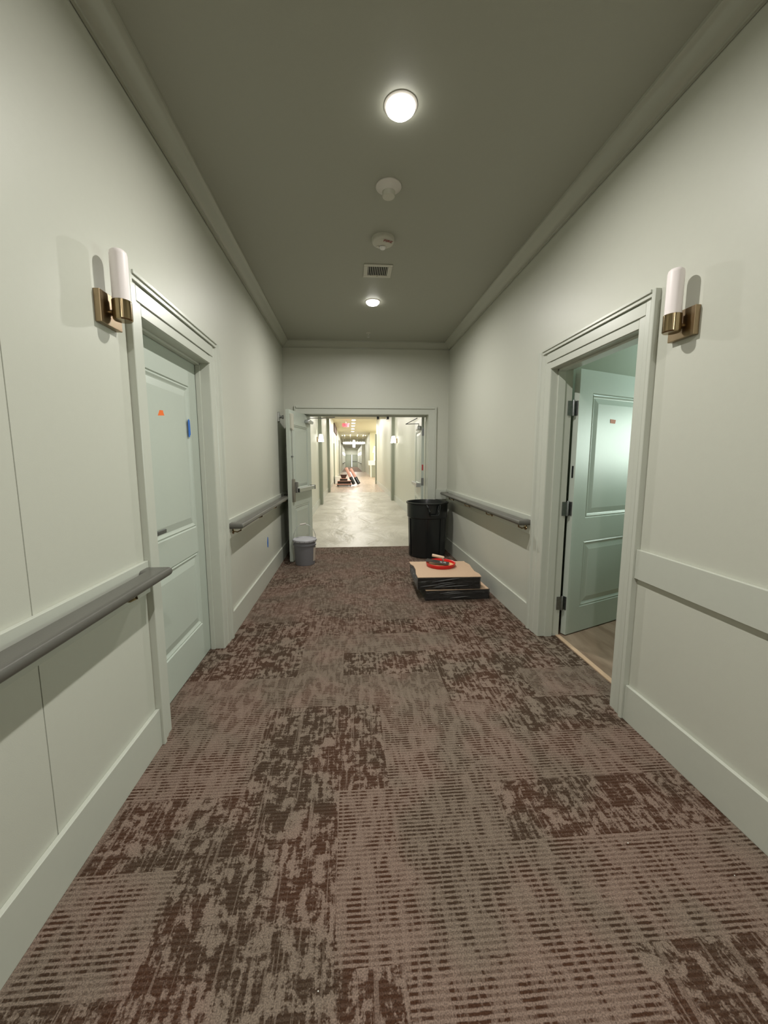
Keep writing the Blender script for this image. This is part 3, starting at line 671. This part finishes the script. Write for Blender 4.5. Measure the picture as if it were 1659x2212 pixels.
# white flecks of debris on the carpet
flecks = [(1.0, 1.18), (.10, 1.52), (.28, 1.40), (-.10, .86), (.47, 1.86), (.52, 1.70), (-.10, 3.02), (1.06, 2.46), (1.12, 2.45), (.22, 2.02), (.60, 1.62), (1.28, 1.05), (.05, 2.60)]
f0 = None
for x, y in flecks:
    bm = B(); s_ = random.uniform(.0012, .0022)
    lathe(bm, [(0, 0), (s_, s_*.3), (s_*.8, s_), (0, s_*1.2)], 5)
    o = obj('paint_fleck', bm, mat('white_fleck', (.9, .9, .85, 1), .5) if f0 is None else f0, None); f0 = o.data.materials[0]; o.location = (x, y, .001)
    tag(o, 'tiny white paint fleck on the carpet', 'debris', 'paint flecks on the carpet')

# ------------------------------------------------------------------ side room behind the right doorway
RX = XR+TH
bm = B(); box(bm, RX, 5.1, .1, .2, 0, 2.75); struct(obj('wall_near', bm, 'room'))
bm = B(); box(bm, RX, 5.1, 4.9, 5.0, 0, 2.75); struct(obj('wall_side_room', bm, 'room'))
struct(bx('wall_gap_shade', 'room', (RX, 2.62, 3.20, 3.32, 0, 2.75)))  # unseen wall, added to darken the gap behind the open door
struct(bx('wall_light_block', 'room', (3.55, 3.65, .2, 4.9, 0, 1.22)))  # unseen low wall, added to shadow the lower part of the open door
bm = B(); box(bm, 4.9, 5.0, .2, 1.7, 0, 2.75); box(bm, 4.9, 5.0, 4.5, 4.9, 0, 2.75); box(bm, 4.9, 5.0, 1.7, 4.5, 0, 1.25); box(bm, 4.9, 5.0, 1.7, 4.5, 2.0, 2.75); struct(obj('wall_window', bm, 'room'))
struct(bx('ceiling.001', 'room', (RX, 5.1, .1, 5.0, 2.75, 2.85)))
wn = struct(bx('window_1', 'pane', (4.985, 4.995, 1.7, 4.5, 1.25, 2.0)), 'bright window of the side room')
for y in (1.7, 3.08, 4.46): bx('window_bar', 'trim', (4.94, 4.98, y, y+.04, 1.25, 2.0), wn)

# ------------------------------------------------------------------ corridor beyond the double doors
FL_, FR_ = XL, XR
bm = B(); box(bm, FL_-.15, FL_, YC, 43, 0, 3.7); struct(obj('wall_corridor_left', bm, 'farwall'))
bm = B(); box(bm, FR_, FR_+.15, YC, 21.9, 0, 3.7); struct(obj('wall_corridor_right', bm, 'farwall'))
struct(bx('ceiling.002', mat('far_ceiling_paint', (.55, .54, .40, 1), .5), (FL_-.15, FR_+.15, YC, 16.4, CEIL, CEIL+.12)))
struct(bx('ceiling.003', mat('lobby_ceiling_paint', (.60, .57, .38, 1), .5), (FL_-.15, 5.2, 16.4, 43.1, 3.55, 3.7)))
struct(bx('wall_bulkhead', 'farwall', (FL_, FR_, 16.38, 16.42, CEIL, 3.6)))
for s, xw, ya, yb in ((1, FL_, YC+.3, 11.95), (1, FL_, 12.35, 16.35), (1, FL_, 16.75, 43), (-1, FR_, 7.0, 12.85), (-1, FR_, 13.2, 21.7)):
    x0, x1 = (xw, xw+PT) if s > 0 else (xw-PT, xw)
    struct(bx('baseboard_corridor_left' if s > 0 else 'baseboard_corridor_right', 'trim', (x0, x1, ya, yb, 0, .19)))
ncount = 12
for x0, x1, y0, y1, z1 in ((FL_, FL_+.10, 11.95, 12.25, CEIL), (FL_, FL_+.10, 16.4, 16.75, 3.55), (FR_-.10, FR_, 12.9, 13.2, CEIL), (FR_-.08, FR_, 21.7, 21.9, 2.78), (FL_, FL_+.07, 22.4, 22.6, 2.3), (FL_, FL_+.05, 33.4, 33.7, 3.0)):
    struct(bx('trim_%d' % ncount, 'fardoor', (x0, x1, y0, y1, 0, z1)), 'flat pilaster on the distant corridor wall'); ncount += 1
# lobby recess on the right
struct(bx('wall_recess_near', 'farwall', (FR_, 5.2, 21.9, 22.05, 0, 3.6)))
struct(bx('wall_recess_back', mat('lamplit_recess_paint', (.74, .72, .52, 1), .5), (1.62, 5.2, 32, 32.15, 0, 3.6)))  # the lamp's yellow brightness is put into this wall's colour
struct(bx('wall_recess_side', 'farwall', (5.1, 5.2, 22, 32, 0, 3.6)))
struct(bx('wall_lobby_right', 'farwall', (1.62, 1.77, 32.15, 43, 0, 3.6)))
bm = B(); box(bm, FL_-.15, FL_+.06, 43, 43.15, 0, 3.6); box(bm, 1.30, 1.77, 43, 43.15, 0, 3.6); box(bm, FL_+.06, 1.30, 43, 43.15, CEIL, 3.6); struct(obj('wall_arch', bm, 'farwall'))
struct(bx('wall_end_left', 'farwall', (FL_-.1, FL_+.06, 43.15, 68.3, 0, CEIL))); struct(bx('wall_end_right', 'farwall', (1.30, 1.45, 43.15, 68.3, 0, CEIL)))
struct(bx('ceiling.004', 'ceil', (FL_-.1, 1.45, 43.0, 68.3, CEIL, CEIL+.1))); struct(bx('wall_end', 'farwall', (FL_-.1, 1.45, 68.2, 68.3, 0, CEIL)))
# end doors
e1 = bx('door_5', 'fardoor', (-.86, .225, 68.13, 68.19, .01, 2.18)); struct(e1, 'left leaf of the furthest double doors')
e2 = bx('door_6', 'fardoor', (.300, 1.26, 68.13, 68.19, .01, 2.18)); struct(e2, 'right leaf of the furthest double doors')
bx('push_bar', 'dsteel', (.36, 1.10, 68.03, 68.13, .95, 1.07), e2)
struct(bx('gap_glow_strip', 'slit', (.226, .299, 68.16, 68.18, .05, 2.15)), 'glowing strip for the bright gap between the furthest doors')  # emissive strip standing in for light through the door gap

# corridor sconces with white shades
def shade_sconce(s, xw, y, label, group='distant shaded sconces', z=1.95):
    t = thing('shaded_sconce', label, 'wall lamp', (xw, y, z), 0, group)
    bx('backplate', 'brassd', (min(0, s*.03), max(0, s*.03), -.06, .06, -.05, .09), t, .004)
    for dy in (-.1, .1):
        bm = B(); lathe(bm, [(.075, -.045), (.045, .16), (.043, .16), (.073, -.045)], 24, s*.12, dy, close=True); obj('shade', bm, 'glow', t, smooth=True)
        bm = B(); tube(bm, [(s*.02, dy*.3, -.02), (s*.12, dy, -.05), (s*.12, dy, .02)], .006, 6); obj('arm', bm, 'brass', t)
    return t
shade_sconce(1, FL_, 11.4, 'lit white shaded sconce on the left corridor wall beyond the double doors')
shade_sconce(-1, FR_, 12.2, 'lit white shaded sconce on the right corridor wall beyond the double doors')
for i, y in enumerate((44.5, 48, 53, 59)):
    w_ = ('nearest', 'second', 'third', 'furthest')[i]
    for s, xw, nm in ((1, FL_+.06, 'left'), (-1, 1.30, 'right')):
        t = thing('tube_sconce', '%s glowing tube sconce on the %s wall of the end corridor' % (w_, nm), 'wall lamp', (xw, y, 1.9), 0, 'end corridor sconces')
        bx('backplate', 'brassd', (min(0, s*.03), max(0, s*.03), -.07, .07, -.07, .05), t)
        bm = B(); lathe(bm, [(0, -.02), (.06, -.02), (.06, .30), (0, .31)], 16, s*.09); obj('glass_tube', bm, 'glow', t, smooth=True)
for s, xw, nm in ((1, FL_+.06, 'left'), (-1, 1.30, 'right')):
    for (ya, yb), n_ in zip(((45, 51), (55, 61)), ('nearer', 'further')):
        tag(bx('handrail', 'rail', (min(xw+s*.03, xw+s*.12), max(xw+s*.03, xw+s*.12), ya, yb, .84, .93)), '%s dark handrail on the %s wall of the end corridor' % (n_, nm), 'handrail', 'distant handrails')

# exit sign
t = thing('exit_sign', 'small lit red EXIT sign hanging in the distant lobby', 'exit sign', (-.22, 22.0, 3.28))
bx('housing', 'exitface', (-.17, .17, -.02, .02, -.10, .11), t, .005)
text_mesh('EXIT', .22, .004, 'exit', 'lettering', t, (0, -.024, .005), (R(90), 0, 0))
bx('mount', 'white', (-.02, .02, -.01, .01, .11, .27), t)

# chandelier: bars of glass with cords
t = thing('chandelier', 'glowing glass chandelier hanging in the distant lobby', 'chandelier', (.35, 35.5, 2.85))
bm = B()
for k in range(40):
    a = 2*math.pi*k/40; r_ = .95; x_, y_ = r_*math.cos(a), r_*math.sin(a)*.9
    lathe(bm, [(0, -.07), (.05, -.07), (.05, .07+.02*math.sin(3*k)), (0, .07)], 8, x_, y_)
obj('glass_ring', bm, 'glow', t)
bm = B(); lathe(bm, [(0, -.42), (.12, -.40), (.13, -.10), (.10, .25), (0, .28)], 16); obj('glass_column', bm, 'glow', t, smooth=True)
for k in range(10):
    a = 2*math.pi*k/10; x_, y_ = .95*math.cos(a), .85*math.sin(a)
    bm = B(); tube(bm, [(x_, y_, .05), (x_*1.1, y_*1.1, .70)], .006, 5); cd = obj('cord', bm, 'steel', t)
    bm = B(); lathe(bm, [(0, .64), (.04, .65), (.04, .69), (0, .70)], 10, x_*1.1, y_*1.1); obj('ceiling_socket', bm, 'glow', cd)
tag(bx('wood_valance', 'brown', (FL_, FL_+.05, 23.2, 27.5, 3.02, 3.52)), 'dark brown wooden panel high on the left lobby wall', 'wall panel')
# reception desk and lamp in the recess
t = thing('reception_desk', 'white topped grey green desk in the distant right recess', 'desk', (2.45, 30.2, 0))
bx('base', 'fardoor', (-.85, .85, -.35, .35, 0, .92), t, .01); bx('top', 'counter', (-1.05, .95, -.45, .45, .92, 1.28), t, .01); bx('corner_post', 'counter', (-.90, -.83, -.44, -.36, 0, .92), t)
t = thing('table_lamp', 'tall lamp with tapered white shade on the distant desk', 'lamp', (1.98, 30.25, 1.28))
bm = B(); lathe(bm, [(0, 0), (.13, 0), (.12, .5), (.08, .62), (0, .64)], 20); obj('base', bm, 'glow', t, smooth=True)
bm = B(); lathe(bm, [(.24, .62), (.12, 1.12), (.11, 1.12), (.23, .62)], 24, close=True); obj('shade', bm, 'glow', t, smooth=True)

# dolly with cartons and rolls in the lobby
t = thing('flat_cart', 'low flat cart on the distant wood floor under dark boxes', 'cart', (-.36, 19.9, 0))
bx('deck', 'pink', (-.35, .42, -.35, .35, .11, .15), t)
for x_, y_ in ((-.28, -.28), (.35, -.28), (-.28, .28), (.35, .28)):
    bm = B(); lathe(bm, [(0, -.015), (.045, -.015), (.045, .015), (0, .015)], 14); bmesh.ops.rotate(bm, verts=bm.verts, matrix=Matrix.Rotation(R(90), 3, 'Y')); obj('wheel', bm, 'black', t).location = (x_, y_, .047)
bx('caster_frame', 'black', (-.33, .40, -.33, .33, .06, .11), t)
def carton(dims, m, label, rot=0, tape_=True):
    x0, x1, y0, y1, z0, z1 = dims; cx, cy = (x0+x1)/2, (y0+y1)/2
    t = thing('carton', label, 'box', (cx, cy, z0), rot, 'cartons and rolls on the cart')
    bx('body', m, (x0-cx, x1-cx, y0-cy, y1-cy, 0, z1-z0), t, .006)
    bx('lid_flap', 'pink' if m != 'pink' else 'card', (x0-cx-.003, x1-cx+.003, y0-cy-.003, y1-cy+.003, z1-z0-.02, z1-z0+.002), t, .002)
    return t
carton((-.66, .02, 19.62, 20.2, .151, .30), 'layers', 'lowest wide dark carton on the distant cart')
carton((-.54, -.16, 19.65, 20.1, .303, .42), 'layers', 'middle dark carton on the distant cart')
t = thing('dark_bin', 'brown flared bin on top of the distant cartons', 'bin', (-.35, 19.86, .423))
bm = B(); prism(bm, [(-.10, 0), (.10, 0), (.17, .18), (-.17, .18)], lambda q, p: (p[0], (-.13, .13)[q], p[1])); obj('body', bm, 'brown', t, bevel=.01)
bx('rim', 'brown', (-.18, .18, -.14, .14, .17, .19), t, .004)
t = thing('white_carton', 'pale carton on the floor behind the distant cart', 'box', (-.68, 22.2, 0)); bx('body', 'counter', (-.2, .2, -.2, .2, 0, .42), t, .006); bx('flap', 'counter', (-.205, .205, -.205, .205, .41, .425), t)
for (a, c, label) in (((.17, 20.35, .10), (-.22, 20.75, .92), 'pink and black roll leaning nearest the distant cart'), ((.44, 20.65, .10), (.02, 21.1, .86), 'pink and black roll leaning furthest from the distant cart')):
    t = thing('carpet_roll', label, 'roll', a, 0, 'leaning rolls'); v = Vector(c)-Vector(a)
    bm = B(); tube(bm, [(0, 0, 0), tuple(v*.40)], .095, 16); obj('black_wrap', bm, 'black', t, smooth=True)
    bm = B(); tube(bm, [tuple(v*.40), tuple(v)], .080, 16); obj('pink_sleeve', bm, 'pink', t, smooth=True)
